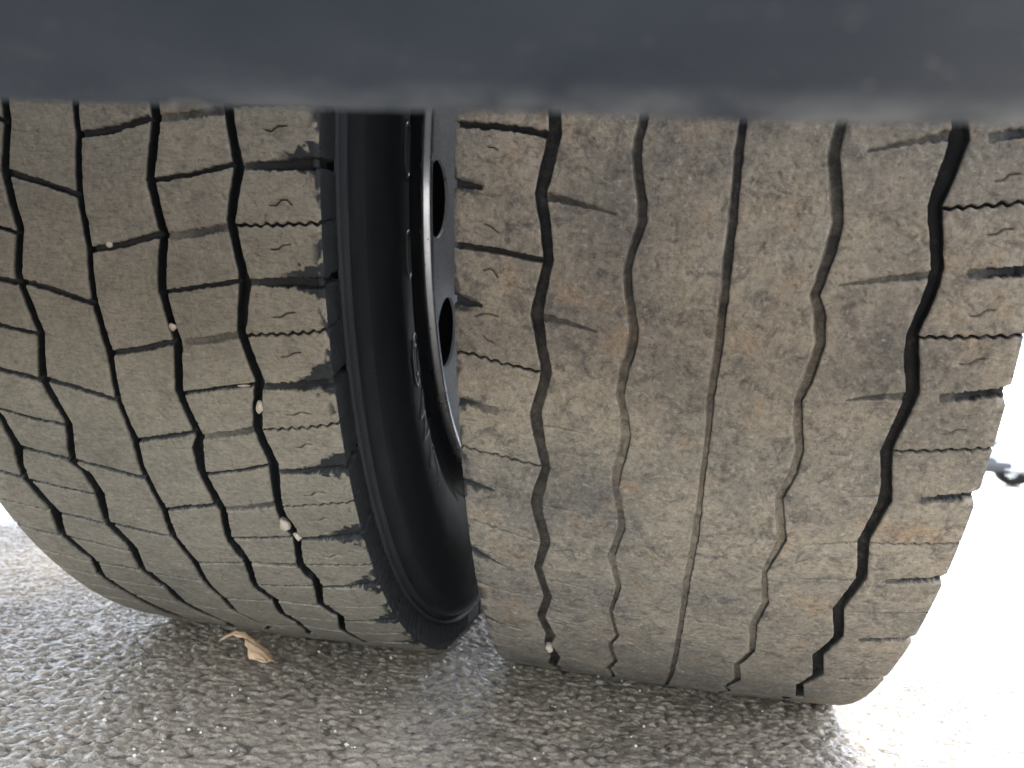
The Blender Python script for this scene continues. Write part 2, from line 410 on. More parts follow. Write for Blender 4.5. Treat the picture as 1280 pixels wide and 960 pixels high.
CUTS = [
 ('L',5,'S',[(243.3,114.9),(268.9,113.6),(295.0,113.1)]),
 ('L',5,'W',[(250.9,147.3),(270.7,146.3),(295.8,144.4)]),
 ('L',5,'S',[(242.1,180.1),(269.2,178.8),(295.7,177.0)]),
 ('L',5,'W',[(249.9,212.6),(271.5,212.1),(296.1,211.5)]),
 ('L',5,'S',[(241.7,245.8),(268.3,243.4),(295.3,239.5)]),
 ('L',5,'W',[(248.5,279.4),(271.5,277.3),(295.3,273.7)]),
 ('L',5,'S',[(242.2,311.2),(269.5,307.9),(296.5,301.8)]),
 ('L',5,'W',[(247.6,344.4),(271.8,341.5),(295.6,337.4)]),
 ('L',5,'S',[(240.8,377.3),(265.7,373.0),(294.2,367.2)]),
 ('L',5,'W',[(247.5,410.1),(270.2,406.3),(295.8,399.8)]),
 ('L',5,'S',[(239.1,442.9),(265.7,439.8),(294.3,435.8)]),
 ('L',5,'W',[(247.0,474.3),(271.0,470.0),(296.0,461.0)]),
 ('L',5,'S',[(237.9,509.2),(265.4,506.1),(293.8,498.7)]),
 ('L',5,'W',[(245.5,541.9),(267.4,537.7),(293.5,527.2)]),
 ('L',5,'S',[(242.4,577.0),(264.9,574.0),(292.5,561.9)]),
 ('L',5,'W',[(241.3,617.8),(261.1,614.8),(291.1,599.1)]),
 ('L',4,'F',[(200.8,122.4),(219.3,120.0),(238.0,117.1)]),
 ('L',4,'N',[(194.3,156.2),(217.8,152.5),(241.9,146.6)]),
 ('L',4,'F',[(201.7,188.0),(220.1,185.0),(236.7,181.2)]),
 ('L',4,'N',[(194.6,220.9),(216.3,217.0),(240.5,212.5)]),
 ('L',4,'F',[(202.3,252.2),(219.0,249.7),(236.2,245.6)]),
 ('L',4,'N',[(192.8,287.8),(218.3,282.5),(241.3,278.2)]),
 ('L',4,'F',[(198.3,320.6),(219.4,316.2),(235.6,311.7)]),
 ('L',4,'N',[(191.0,352.2),(217.8,346.6),(239.7,339.7)]),
 ('L',4,'F',[(197.5,384.9),(215.9,381.0),(235.4,375.5)]),
 ('L',4,'N',[(190.6,417.3),(214.5,413.7),(238.1,409.6)]),
 ('L',4,'F',[(196.5,447.9),(214.0,447.0),(232.9,444.9)]),
 ('L',4,'N',[(190.2,482.0),(213.6,479.6),(237.2,474.9)]),
 ('L',4,'F',[(196.9,509.8),(213.8,510.3),(232.1,510.6)]),
 ('L',4,'N',[(191.7,544.4),(212.6,545.9),(237.9,544.2)]),
 ('L',4,'F',[(197.6,570.4),(212.8,577.9),(230.8,578.9)]),
 ('L',3,'T',[(150.0,132.0),(169.6,129.0),(191.9,122.5)]),
 ('L',3,'T',[(148.9,197.5),(170.6,193.8),(193.7,186.9)]),
 ('L',3,'T',[(148.9,263.2),(169.2,259.1),(192.6,252.8)]),
 ('L',3,'T',[(148.4,328.0),(169.6,323.3),(193.5,317.2)]),
 ('L',3,'T',[(148.4,392.4),(171.1,385.9),(192.5,381.5)]),
 ('L',3,'N',[(149.2,457.1),(170.0,452.9),(190.3,449.0)]),
 ('L',3,'N',[(148.6,518.4),(170.4,515.4),(191.5,511.2)]),
 ('L',3,'N',[(149.4,587.4),(168.0,587.0),(191.2,576.0)]),
 ('L',2,'T',[(98.3,154.1),(119.9,159.5),(142.5,165.7)]),
 ('L',2,'T',[(97.7,219.5),(119.1,224.4),(141.5,230.7)]),
 ('L',2,'T',[(95.2,285.4),(118.4,290.4),(142.1,296.7)]),
 ('L',2,'T',[(93.0,351.6),(117.0,355.8),(141.4,361.6)]),
 ('L',2,'T',[(93.7,415.6),(117.0,420.0),(140.5,423.6)]),
 ('L',2,'N',[(93.8,483.9),(115.4,486.4),(139.7,487.1)]),
 ('L',2,'N',[(96.2,550.4),(117.6,550.4),(142.0,549.5)]),
 ('L',1,'N',[(55.2,178.8),(77.2,183.8),(98.0,189.6)]),
 ('L',1,'W',[(47.1,212.6),(69.6,217.0),(90.7,220.4)]),
 ('L',1,'N',[(42.9,246.8),(72.1,249.6),(99.1,253.7)]),
 ('L',1,'W',[(38.1,277.5),(61.5,281.3),(90.1,286.4)]),
 ('L',1,'N',[(46.4,312.2),(72.6,317.7),(97.3,320.9)]),
 ('L',1,'W',[(52.4,344.6),(72.7,348.4),(91.3,352.5)]),
 ('L',1,'N',[(44.0,376.9),(68.4,380.4),(95.1,383.7)]),
 ('L',1,'W',[(51.9,412.0),(69.7,413.4),(88.8,417.4)]),
 ('L',1,'N',[(42.7,442.0),(67.4,446.3),(94.4,452.7)]),
 ('L',1,'W',[(50.1,479.5),(71.7,480.3),(92.0,483.0)]),
 ('L',1,'N',[(41.9,509.6),(65.9,512.9),(96.6,511.2)]),
 ('L',1,'W',[(52.1,545.5),(68.0,545.1),(88.6,547.1)]),
 ('L',1,'N',[(36.3,585.0),(54.6,592.0),(84.4,589.6)]),
 ('L',0,'W',[(-31.8,356.6),(-3.0,366.8),(38.7,375.3)]),
 ('L',0,'S',[(-31.6,393.3),(4.7,404.3),(44.0,409.7)]),
 ('L',0,'W',[(0.6,435.5),(16.9,440.3),(36.9,443.3)]),
 ('L',0,'S',[(-0.7,470.3),(22.8,475.3),(47.6,481.6)]),
 ('L',0,'W',[(-0.9,502.1),(17.7,503.6),(37.5,507.9)]),
 ('L',0,'S',[(0.7,531.6),(27.1,534.1),(50.0,542.3)]),
 ('L',0,'W',[(-0.1,565.6),(19.3,567.7),(38.2,570.3)]),
 ('L',0,'S',[(-4.6,613.3),(19.2,609.7),(45.2,608.8)]),
 ('R',0,'D',[(1.4,122.5),(26.6,123.9),(51.3,127.6)]),
 ('R',0,'B',[(1.6,153.5),(5.7,153.8),(14.5,154.8)]),
 ('R',0,'D',[(1.9,185.9),(26.2,188.6),(50.5,192.6)]),
 ('R',0,'B',[(1.6,216.8),(5.8,217.4),(15.0,219.1)]),
 ('R',0,'S',[(7.5,248.2),(28.6,252.8),(50.4,256.4)]),
 ('R',0,'E',[(2.6,280.1),(13.7,282.1),(23.3,284.3)]),
 ('R',0,'S',[(2.4,312.4),(22.4,315.2),(51.9,320.9)]),
 ('R',0,'B',[(4.8,339.7),(10.9,341.4),(18.6,343.5)]),
 ('R',0,'S',[(4.6,372.1),(24.5,378.9),(47.6,385.4)]),
 ('R',0,'B',[(3.5,404.7),(11.5,409.9),(22.1,416.5)]),
 ('R',0,'S',[(4.4,444.1),(22.6,448.7),(48.5,450.2)]),
 ('R',0,'B',[(1.8,496.5),(11.5,504.9),(26.7,509.9)]),
 ('R',0,'S',[(2.7,526.1),(21.5,532.2),(49.9,516.9)]),
 ('R',1,'C',[(51.8,158.7),(68.5,161.8),(87.4,166.5)]),
 ('R',1,'C',[(51.2,224.0),(64.6,225.9),(80.1,229.8)]),
 ('R',1,'c',[(52.0,291.0),(68.5,291.9),(84.8,295.1)]),
 ('R',1,'c',[(50.5,351.2),(66.6,352.8),(84.1,356.9)]),
 ('R',1,'c',[(49.5,425.1),(66.0,426.9),(85.1,431.2)]),
 ('R',1,'c',[(49.5,479.0),(64.6,484.8),(85.1,489.0)]),
 ('R',4,'C',[(242.6,124.3),(225.9,128.0),(206.5,132.5)]),
 ('R',4,'C',[(243.7,190.7),(223.9,193.5),(201.7,197.8)]),
 ('R',4,'C',[(243.3,255.6),(230.4,256.9),(214.1,260.0)]),
 ('R',4,'c',[(242.3,319.8),(229.8,321.1),(213.2,325.2)]),
 ('R',4,'c',[(236.5,355.8),(214.8,360.6),(201.5,363.1)]),
 ('R',4,'c',[(242.4,389.8),(220.3,391.6),(197.1,395.3)]),
 ('R',4,'c',[(243.4,455.5),(222.4,457.9),(203.1,461.2)]),
 ('R',4,'c',[(243.4,526.5),(229.1,525.7),(209.7,529.1)]),
 ('R',5,'W',[(261.8,125.0),(274.7,122.5),(295.1,119.9)]),
 ('R',5,'S',[(244.5,158.5),(262.2,156.8),(281.3,153.9)]),
 ('R',5,'W',[(261.9,189.5),(274.8,188.1),(292.5,186.2)]),
 ('R',5,'S',[(243.6,223.1),(264.5,221.6),(293.5,219.2)]),
 ('R',5,'W',[(261.7,255.2),(274.8,253.0),(293.5,249.5)]),
 ('R',5,'S',[(242.9,289.3),(267.6,286.7),(291.6,283.8)]),
 ('R',5,'W',[(265.7,320.4),(279.5,317.3),(290.4,314.7)]),
 ('R',5,'S',[(244.1,356.2),(268.3,354.0),(292.1,350.7)]),
 ('R',5,'W',[(262.5,388.5),(278.9,384.7),(293.3,381.3)]),
 ('R',5,'S',[(244.8,423.9),(269.1,420.7),(293.2,416.8)]),
 ('R',5,'W',[(262.1,457.3),(277.1,453.1),(290.9,449.3)]),
 ('R',5,'S',[(245.5,496.1),(270.9,490.7),(293.0,485.2)]),
 ('R',5,'W',[(264.6,529.1),(279.0,524.1),(293.7,517.6)]),
 ('R',5,'S',[(247.8,569.4),(271.3,563.4),(294.6,552.7)]),
]
SIPES = [
 ('L',5,[(261.9,127.3),(265.6,128.1),(269.3,125.4),(274.9,124.9)]),
 ('L',5,[(263.2,168.3),(267.0,168.2),(270.4,165.0),(273.7,164.9),(276.5,167.5)]),
 ('L',5,[(262.5,193.0),(266.8,192.8),(269.4,190.5),(274.2,189.8)]),
 ('L',5,[(260.0,233.3),(264.5,233.1),(268.7,230.5),(273.7,229.7)]),
 ('L',5,[(262.3,258.6),(266.5,257.8),(269.8,255.6),(274.4,254.8)]),
 ('L',5,[(259.4,298.5),(264.1,298.8),(268.7,296.1),(274.4,296.9)]),
 ('L',5,[(261.0,323.4),(264.8,323.1),(267.9,320.3),(272.8,319.9)]),
 ('L',5,[(259.0,364.6),(264.1,364.1),(267.6,360.8),(273.3,360.3)]),
 ('L',5,[(261.9,388.5),(265.4,388.1),(268.9,385.3),(272.8,385.7)]),
 ('L',5,[(258.8,430.5),(262.9,430.9),(268.2,426.2),(272.9,426.6)]),
 ('R',5,[(265.4,145.1),(269.2,144.3),(271.2,141.6),(275.7,141.1)]),
 ('R',5,[(265.9,170.3),(270.1,169.7),(272.6,167.4),(277.1,166.8)]),
 ('R',5,[(265.4,210.7),(269.4,210.1),(272.5,207.1),(275.8,206.9)]),
 ('R',5,[(265.5,236.1),(270.0,235.9),(273.2,233.1),(276.9,232.4)]),
 ('R',5,[(265.4,276.9),(268.8,276.1),(271.4,273.5),(275.7,273.2)]),
 ('R',0,[(18.8,134.1),(20.9,134.1),(23.1,135.3)]),
 ('R',0,[(17.5,174.4),(20.6,175.2),(24.7,178.4)]),
 ('R',0,[(16.9,199.2),(20.5,198.1),(22.7,199.3),(25.0,202.7)]),
 ('R',0,[(12.2,225.8),(16.3,224.1),(20.5,223.8),(25.1,224.9)]),
 ('R',0,[(16.2,236.8),(19.0,239.5),(22.2,240.7)]),
]


def lerp_tab(tab, s):
    """groove edges (xl, xr) at arc lengths s (mm); outside the traced span the zigzag goes on with its 65 mm period"""
    t = np.array(sorted(tab))
    keep = [0]
    for q in range(1, len(t)):
        if t[q, 0] > t[keep[-1], 0] + 1.0: keep.append(q)
    t = t[keep]
    c0 = t[t[:, 0] < t[0, 0] + 65]; c1 = t[(t[:, 0] > 440) & (t[:, 0] < 505)]
    top = c0.copy(); top[:, 0] -= 65
    last = t[-1, 0]
    bot = []
    for q in range(1, 9):
        e = c1.copy(); e[:, 0] += 65 * q
        bot.append(e[(e[:, 0] > last + 3)])
    t = np.vstack([top[top[:, 0] < t[0, 0] - 2], t] + bot)
    t = t[np.argsort(t[:, 0])]
    return np.interp(s, t[:, 0], t[:, 1]), np.interp(s, t[:, 0], t[:, 2])

# kind: half width, depth (mm), dust left on its floor, wave amplitude
KIND = {'S': (0.65, 4.0, 0.0, 0.62), 'W': (2.7, 6.0, 0.05, 0.0), 'N': (1.15, 4.0, 0.05, 0.0), 'F': (2.3, 1.6, 0.36, 0.0), 'T': (1.75, 3.5, 0.22, 0.0),
        'D': (1.6, 4.0, 0.08, 0.0), 'B': (2.4, 2.2, 0.25, 0.0), 'E': (2.4, 1.4, 0.55, 0.0), 'C': (2.3, 2.2, 0.38, 0.0), 'c': (0.8, 0.8, 0.55, 0.0)}
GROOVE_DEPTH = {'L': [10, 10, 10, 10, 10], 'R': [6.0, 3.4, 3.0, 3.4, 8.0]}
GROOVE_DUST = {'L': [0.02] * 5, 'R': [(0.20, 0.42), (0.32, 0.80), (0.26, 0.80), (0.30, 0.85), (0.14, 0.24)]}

def seg_dist(x, s, pts):
    """distance to a polyline, and how far along it (0..1)"""
    best = np.full(x.shape, 1e9); al = np.zeros(x.shape)
    n_ = len(pts) - 1
    for q in range(n_):
        (x0, y0), (x1, y1) = pts[q], pts[q + 1]
        dx, dy = x1 - x0, y1 - y0
        t = np.clip(((x - x0) * dx + (s - y0) * dy) / (dx * dx + dy * dy + 1e-9), 0, 1)
        d = np.hypot(x - x0 - t * dx, s - y0 - t * dy)
        m = d < best
        best = np.where(m, d, best); al = np.where(m, (q + t) / n_, al)
    return best, al

def poly_s(pts, x):
    p = sorted(pts)
    px = np.array([q[0] for q in p]); py = np.array([q[1] for q in p])
    s = np.interp(x, px, py)
    if len(p) > 1:
        m0 = (p[1][1] - p[0][1]) / (p[1][0] - p[0][0] + 1e-9); m1 = (p[-1][1] - p[-2][1]) / (p[-1][0] - p[-2][0] + 1e-9)
        s = np.where(x < px[0], py[0] + (x - px[0]) * np.clip(m0, -.35, .35), s)
        s = np.where(x > px[-1], py[-1] + (x - px[-1]) * np.clip(m1, -.35, .35), s)
    return s

BUT = 26.0      # mm of buttress below each tread edge
def surface(x, s, dep):
    """x across the tread in mm (beyond 0..W it runs down the buttress), s round it in mm, dep into it in mm -> local metres, axle at origin"""
    Wm = W * 1000
    xc = np.clip(x, 0, Wm)
    over = np.maximum(-x, 0) + np.maximum(x - Wm, 0)
    side = np.where(x < Wm / 2, -1.0, 1.0)
    rr = RT * 1000 - CR * 1000 * (2 * xc / Wm - 1) ** 2
    # rounded shoulder corner
    e_in = np.minimum(xc, Wm - xc)
    rr = rr - 1.6 * np.exp(-e_in / 1.6) * (over <= 0) - np.where(over > 0, 1.6 + over * 0.985, 0)
    X = xc - side * np.where(over > 0, -0.7 * (1 - np.exp(-over / 1.5)) + over * 0.05, 0)
    blend = np.where(over > 0, np.clip(0.5 + over / 3.0, 0, 1), np.clip(0.5 - e_in / 2.5, 0, 0.5))
    rr = rr - dep * (1 - blend)
    X = X - side * dep * blend
    ph = s / (RT * 1000)
    zz_ = ZC - np.sin(ph) * rr / 1000          # height above the ground: the loaded tyre spreads at its foot
    X = X + side * 4.0 * sstep(0.085, 0.0, zz_) * np.abs(2 * xc / Wm - 1) ** 5 * (zz_ < 0.2)
    return np.stack([X / 1000, -np.cos(ph) * rr / 1000, -np.sin(ph) * rr / 1000], -1)

def build_tyre(ty, root):
    mat = M['tread_left'] if ty == 'L' else M['tread_right']
    Wm = W * 1000
    seed = 3 if ty == 'L' else 40
    s = np.arange(S0, S1 + DS, DS)
    ns = len(s)
    edges = [(np.zeros(ns), np.zeros(ns))]
    for k in range(1, 6):
        key = ty + str(k if ty == 'R' else 6 - k)
        xl, xr = lerp_tab(GROOVES[key], s)
        if ty == 'L':
            cc = (xl + xr) / 2
            sl_ = np.convolve(np.pad(np.gradient(cc, s), 12, mode='edge'), np.ones(25) / 25, 'valid')
            want = (6.4 if k != 3 else 5.0) + (4.2 if k != 3 else 1.2) * sstep(300, 450, s) * (sstep(0.0, 0.2, sl_) if k != 3 else 1.0)
            need = np.maximum(want - (xr - xl), 0)
            xl = xl - need / 2; xr = xr + need / 2
        jit = lambda q: 0.55 * (fbm(s / 5.0, s * 0 + q, seed + k, 3) - 0.5) * 2
        edges.append((xl + jit(3.1), xr + jit(8.7)))
    edges.append((np.full(ns, Wm), np.full(ns, Wm)))
    # columns: list of (x[ns], depth[ns], owner) ; owner rib k or groove -k
    cols = []
    def add(x, d, own, dust): cols.append((x, d, own, dust))
    # left buttress
    for l in np.linspace(BUT, 0.8, 13): add(np.full(ns, -l), np.zeros(ns), 0, 0.10 if ty == 'L' else 0.45)
    for k in range(6):
        a_, b_ = edges[k][1], edges[k + 1][0]
        nrib = int(np.mean(b_ - a_) / 0.88)
        tt = np.concatenate([[0, 0.35 / 44], np.linspace(1.0 / 44, 1 - 1.0 / 44, nrib), [1 - 0.35 / 44, 1]])
        for q, t in enumerate(tt):
            bev = 0.0
            if q == 0 and k > 0 or q == len(tt) - 1 and k < 5: bev = 0.45
            if q == 1 and k > 0 or q == len(tt) - 2 and k < 5: bev = 0.12
            add(a_ + (b_ - a_) * t, np.full(ns, bev), k, 1.0)
        if k < 5:
            l_, r2 = edges[k + 1]
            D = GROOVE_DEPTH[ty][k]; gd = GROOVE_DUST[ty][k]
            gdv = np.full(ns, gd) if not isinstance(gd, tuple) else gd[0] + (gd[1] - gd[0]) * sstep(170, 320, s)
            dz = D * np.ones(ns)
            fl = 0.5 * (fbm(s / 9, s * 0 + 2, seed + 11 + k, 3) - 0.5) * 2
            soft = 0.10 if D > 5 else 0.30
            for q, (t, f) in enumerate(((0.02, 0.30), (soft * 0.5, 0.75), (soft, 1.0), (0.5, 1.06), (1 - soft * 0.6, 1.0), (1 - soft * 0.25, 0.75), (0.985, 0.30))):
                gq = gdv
                if isinstance(gd, tuple) and 0 < k < 4:       # packed dust on the floor; shading painted in as dark right, light left wall
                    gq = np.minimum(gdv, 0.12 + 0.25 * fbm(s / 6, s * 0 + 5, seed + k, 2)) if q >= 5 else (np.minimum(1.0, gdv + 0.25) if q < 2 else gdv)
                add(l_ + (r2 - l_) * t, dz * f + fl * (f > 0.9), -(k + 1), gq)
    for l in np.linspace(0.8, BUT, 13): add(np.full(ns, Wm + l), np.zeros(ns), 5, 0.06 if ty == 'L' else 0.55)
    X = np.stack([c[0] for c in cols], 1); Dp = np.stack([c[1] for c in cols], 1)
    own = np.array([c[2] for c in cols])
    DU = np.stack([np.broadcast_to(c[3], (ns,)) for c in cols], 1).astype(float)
    SS = np.repeat(s[:, None], X.shape[1], 1)
    nc = X.shape[1]
    wob = fbm(X / 4.0, SS / 4.0, seed + 5, 3) - 0.5
    wob2 = fbm(X / 1.6, SS / 1.6, seed + 9, 2) - 0.5
    # gentle waviness and pitting of the worn top
    top = own >= 0
    Dp[:, top] += (0.35 * (fbm(X / 22, SS / 22, seed + 2, 3) - 0.5) + 0.22 * wob + 0.18 * wob2)[:, top]
    pit = sstep(0.70, 0.80, fbm(X / 3.2, SS / 3.2, seed + 31, 2))
    Dp[:, top] += (0.5 * pit)[:, top]
    cuts = [c for c in CUTS if c[0] == ty]
    splits = {k: [] for k in range(6)}
    for k in range(6):
        cs = [c for c in cuts if c[1] == k]
        # carry the pattern on above the traced span, hidden by the beam in the photo
        if cs:
            first = min(cs, key=lambda c: c[3][0][1])
            for q in (1, 2):
                same = [c for c in cs if c[2] == first[2]]
                cs = cs + [(ty, k, first[2], [(x_, y_ - 65.0 * q) for x_, y_ in first[3]])]
        csel = np.where(own == k)[0]
        xs, ss = X[:, csel], SS[:, csel]
        for (_, _, kind, pts) in cs:
            hw, D, fd, amp = KIND[kind]
            p = list(pts)
            if k in (0, 5) and kind in 'SWBDE':       # runs on down the buttress
                out = min(p) if k == 0 else max(p)
                oth = [q for q in p if q != out]
                ext = (-BUT - 6, out[1] - (0 if ty == 'L' else 0)) if k == 0 else (Wm + BUT + 6, out[1])
                p = ([ext] + sorted(p)) if k == 0 else (sorted(p) + [ext])
            ymin = min(q[1] for q in p) - 12; ymax = max(q[1] for q in p) + 12
            rows = np.where((s > ymin) & (s < ymax))[0]
            if len(rows) == 0: continue
            sl = slice(rows[0], rows[-1] + 1)
            x_, y_ = xs[sl], ss[sl]
            wave = amp * (0.6 + 0.9 * vnoise(x_ / 9, y_ * 0 + pts[0][1], 3)) * np.sin(x_ * 2 * np.pi / 6.6 + pts[0][1] + 1.2 * vnoise(x_ / 12, y_ * 0 + pts[0][1], 8)) * sstep(2, 10, np.abs(x_ - (edges[k][1][sl, None] if k == 5 else edges[k + 1][0][sl, None])) + 4)
            d, al = seg_dist(x_, y_ + wave + 0.55 * 2 * wob[sl][:, csel], p)
            hwv = hw * (1 + 0.7 * 2 * wob2[sl][:, csel] * 0.6)
            Dv = np.full(x_.shape, D)
            fdv = np.full(x_.shape, fd)
            if kind == 'W' and k == 5 and ty == 'L':
                r_in = sstep(4, 30, x_ - 245)
                hwv = hwv * (0.75 + 0.35 * r_in); Dv = 1.0 + 5.0 * r_in; fdv = 0.46 - 0.50 * r_in - 0.3 * sstep(285, 290, x_)
            if kind == 'W' and ty == 'R':
                r_in = sstep(0, 14, x_ - 263); Dv = 0.8 + 4.2 * r_in + 5 * sstep(0, 2, x_ - Wm); fdv = 0.55 - 0.42 * r_in
                hwv = hwv * (0.9 + 0.45 * sstep(-6, 3, x_ - Wm))
                yk = poly_s(pts, x_)
                ch = np.clip(1 - (y_ - yk - 2.0) / 6.5, 0, 1) * (y_ > yk) * sstep(Wm - 7, Wm + 1, x_)
                Dp[sl, csel[0]:csel[-1] + 1] = np.maximum(Dp[sl][:, csel], 4.6 * ch)
            if kind == 'W' and k == 0: hwv = hwv * 0.7; fdv = np.full(x_.shape, 0.12)
            if kind == 'W' and k == 1: hwv = hwv * 0.65; Dv = Dv * 0.7; fdv = np.full(x_.shape, 0.22)
            if kind == 'S' and ty == 'R': fdv = fdv + 0.45 * sstep(280, 420, y_); hwv = hwv * (1 - 0.25 * sstep(280, 420, y_))
            if kind in 'Cc': hwv = hwv * (1.0 - 0.75 * al); Dv = Dv * (1.0 - 0.6 * al)
            if kind in 'F': 
                fdv = fdv + 0.3 * sstep(0.2, 0.9, 1 - al if False else np.abs(al - 0.75) * 1.6) * 0.5
            if kind == 'B': hwv = hwv * np.where(x_ < 0, 1.2, 1.0 - 0.5 * sstep(0, 16, x_))
            if kind in 'D': fdv = 0.05 + 0.5 * sstep(0.0, 1.2, y_ - np.interp(x_, [q[0] for q in sorted(p)], [q[1] for q in sorted(p)]))
            m = np.clip((hwv - d) / 0.45 + 0.5, 0, 1)
            cur = Dp[sl][:, csel]; curd = DU[sl][:, csel]
            Dp[sl, csel[0]:csel[-1] + 1] = np.maximum(cur, Dv * m) if (csel[-1] - csel[0] + 1) == len(csel) else cur
            mm = np.clip((hwv + 0.15 - d) / 0.5 + 0.5, 0, 1)
            DU[sl, csel[0]:csel[-1] + 1] = np.minimum(curd, 1 + (fdv - 1) * mm)
            # a rim of rubbed-off dust along the cut
            if kind in 'WNTSD' :
                halo = np.clip(1 - (d - hwv) / (1.6), 0, 1) * (0.10 if kind == 'S' else 0.22)
                DU[sl, csel[0]:csel[-1] + 1] -= halo * (curd > 0.5)
            if kind == 'W' and k == 5 and ty == 'L':      # dark smears where the cut runs out over the shoulder
                yc = poly_s(pts, x_)
                off = y_ - yc
                reach = 3.2 + 9.0 * sstep(260, 292, x_)
                stain = sstep(1.0, 0.55, np.abs(off + 2.2) / reach + 1.5 * wob[sl][:, csel]) * sstep(258, 280, x_ + 14 * wob[sl][:, csel])
                DU[sl, csel[0]:csel[-1] + 1] *= 1 - 0.92 * stain
            if kind in 'BE' and ty == 'R':
                st_ = sstep(1.0, 0.4, d / 5.5 + 1.6 * wob[sl][:, csel]) * sstep(22, 6, x_)
                DU[sl, csel[0]:csel[-1] + 1] *= 1 - 0.7 * st_
        splits[k] = [c[3] for c in cs if c[2] in 'SWNFTD']
    # S-shaped sipes inside the shoulder blocks
    for (t_, k, pts) in SIPES:
        if t_ != ty: continue
        ymin = min(q[1] for q in pts) - 4; ymax = max(q[1] for q in pts) + 4
        rows = np.where((s > ymin) & (s < ymax))[0]
        sl = slice(rows[0], rows[-1] + 1)
        d, al = seg_dist(X[sl], SS[sl], pts)
        m = np.clip((0.42 - d) / 0.5 + 0.5, 0, 1) * (own >= 0)[None, :]
        Dp[sl] = np.maximum(Dp[sl], 1.8 * m); DU[sl] = np.minimum(DU[sl], 1 - 0.95 * m * (1 if ty == 'L' else 0.75))
    # rubbed dark patches along the left tyre's visible shoulder edge
    if ty == 'L':
        e = sstep(284, 293, X) * (X <= Wm)
        pt = sstep(0.52, 0.64, fbm(X / 6, SS / 9, 77, 3)) * e
        DU *= 1 - 0.9 * pt
    else:
        e = sstep(9, 1, X) * (X >= 0)
        DU *= 1 - 0.7 * sstep(0.5, 0.66, fbm(X / 6, SS / 9, 71, 3)) * e
        e = sstep(Wm - 5, Wm, X) * (X <= Wm)
        DU *= 1 - 0.35 * e
    ribs = (X > Wm + 9) & (((SS / 10.83) % 1) < 0.30)          # fine moulded teeth low on the buttress
    Dp += np.where(ribs, 1.3 * sstep(380, 470, SS), 0)
    P = surface(X, SS, Dp)
    P[..., 2] = np.maximum(P[..., 2], -ZC - 0.0012 + 0.35 * np.minimum(Dp, 6) / 1000)
    P = P.reshape(-1, 3)
    dust = np.clip(DU, 0, 1).ravel()
    I = np.arange(ns - 1)[:, None]; J = np.arange(nc - 1)[None, :]
    Q = np.stack([I * nc + J, I * nc + J + 1, (I + 1) * nc + J + 1, (I + 1) * nc + J], -1)
    # which piece each quad belongs to
    qo = np.where((own[:-1] == own[1:]), own[:-1], np.minimum(own[:-1], own[1:]))   # a quad on a wall belongs to the groove
    sm = (s[:-1] + s[1:]) / 2
    xm = (X[:-1, :-1] + X[1:, 1:]) / 2
    def emit(name, mask_rows_cols, label=None):
        f = Q[mask_rows_cols].reshape(-1, 4)
        if len(f) == 0: return
        u, inv = np.unique(f, return_inverse=True)
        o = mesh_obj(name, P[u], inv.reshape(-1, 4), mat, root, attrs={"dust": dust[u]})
        if label: o["label"] = label
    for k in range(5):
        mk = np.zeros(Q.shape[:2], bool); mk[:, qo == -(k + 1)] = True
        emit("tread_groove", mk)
    for k in range(6):
        colm = qo == k
        sp = splits[k]
        idx = np.zeros((ns - 1, colm.sum()), int)
        for pts in sp:
            idx += (sm[:, None] > poly_s(pts, xm[:, colm])).astype(int)
        cid = np.where(colm)[0]
        for v in np.unique(idx):
            mk = np.zeros(Q.shape[:2], bool)
            mk[:, cid] = idx == v
            emit("tread_block" if len(sp) else "tread_rib", mk)
    # ---- the rest of the circumference: coarse, one part
    sr = np.arange(S1, 2 * math.pi * RT * 1000 + S0 + 0.1, 5.0); sr[-1] = 2 * math.pi * RT * 1000 + S0
    xs = [-BUT, -12, -1]
    dsx = [0, 0, 0]
    means = [(e[0].mean(), e[1].mean()) for e in edges]
    for k in range(6):
        a0, b0 = means[k][1], means[k + 1][0]
        for t in np.linspace(0, 1, 7): xs.append(a0 + (b0 - a0) * t); dsx.append(0)
        if k < 5:
            l0, r0 = means[k + 1]
            for t in (0.1, 0.9): xs.append(l0 + (r0 - l0) * t); dsx.append(GROOVE_DEPTH[ty][k])
    xs += [Wm + 1, Wm + 12, Wm + BUT]; dsx += [0, 0, 0]
    xs = np.array(xs); dsx = np.array(dsx, float)
    X2 = np.repeat(xs[None, :], len(sr), 0); S2 = np.repeat(sr[:, None], len(xs), 1); D2 = np.repeat(dsx[None, :], len(sr), 0)
    inner = (X2 > 30) & (X2 < Wm - 30)
    zz = 3.2 * (np.abs(((S2 / 65.0) % 1) * 2 - 1) * 2 - 1)
    X2 = np.where(inner, X2 + zz, X2)
    lat = ((S2 / 32.5) % 1) < 0.10
    D2 = np.maximum(D2, np.where(lat & ((X2 < 45) | (X2 > Wm - 45)), 5.0, 0))
    P2 = surface(X2, S2, D2)
    P2[..., 2] = np.maximum(P2[..., 2], -ZC - 0.0012)
    n2 = len(xs)
    I = np.arange(len(sr) - 1)[:, None]; J = np.arange(n2 - 1)[None, :]
    F2 = np.stack([I * n2 + J, I * n2 + J + 1, (I + 1) * n2 + J + 1, (I + 1) * n2 + J], -1).reshape(-1, 4)
    o = mesh_obj("tread_ring", P2.reshape(-1, 3), F2, mat, root, attrs={"dust": np.where((D2 > 1) | (X2 < 0) | (X2 > Wm), 0.08, 0.8).ravel()})
    o["kind"] = "stuff"

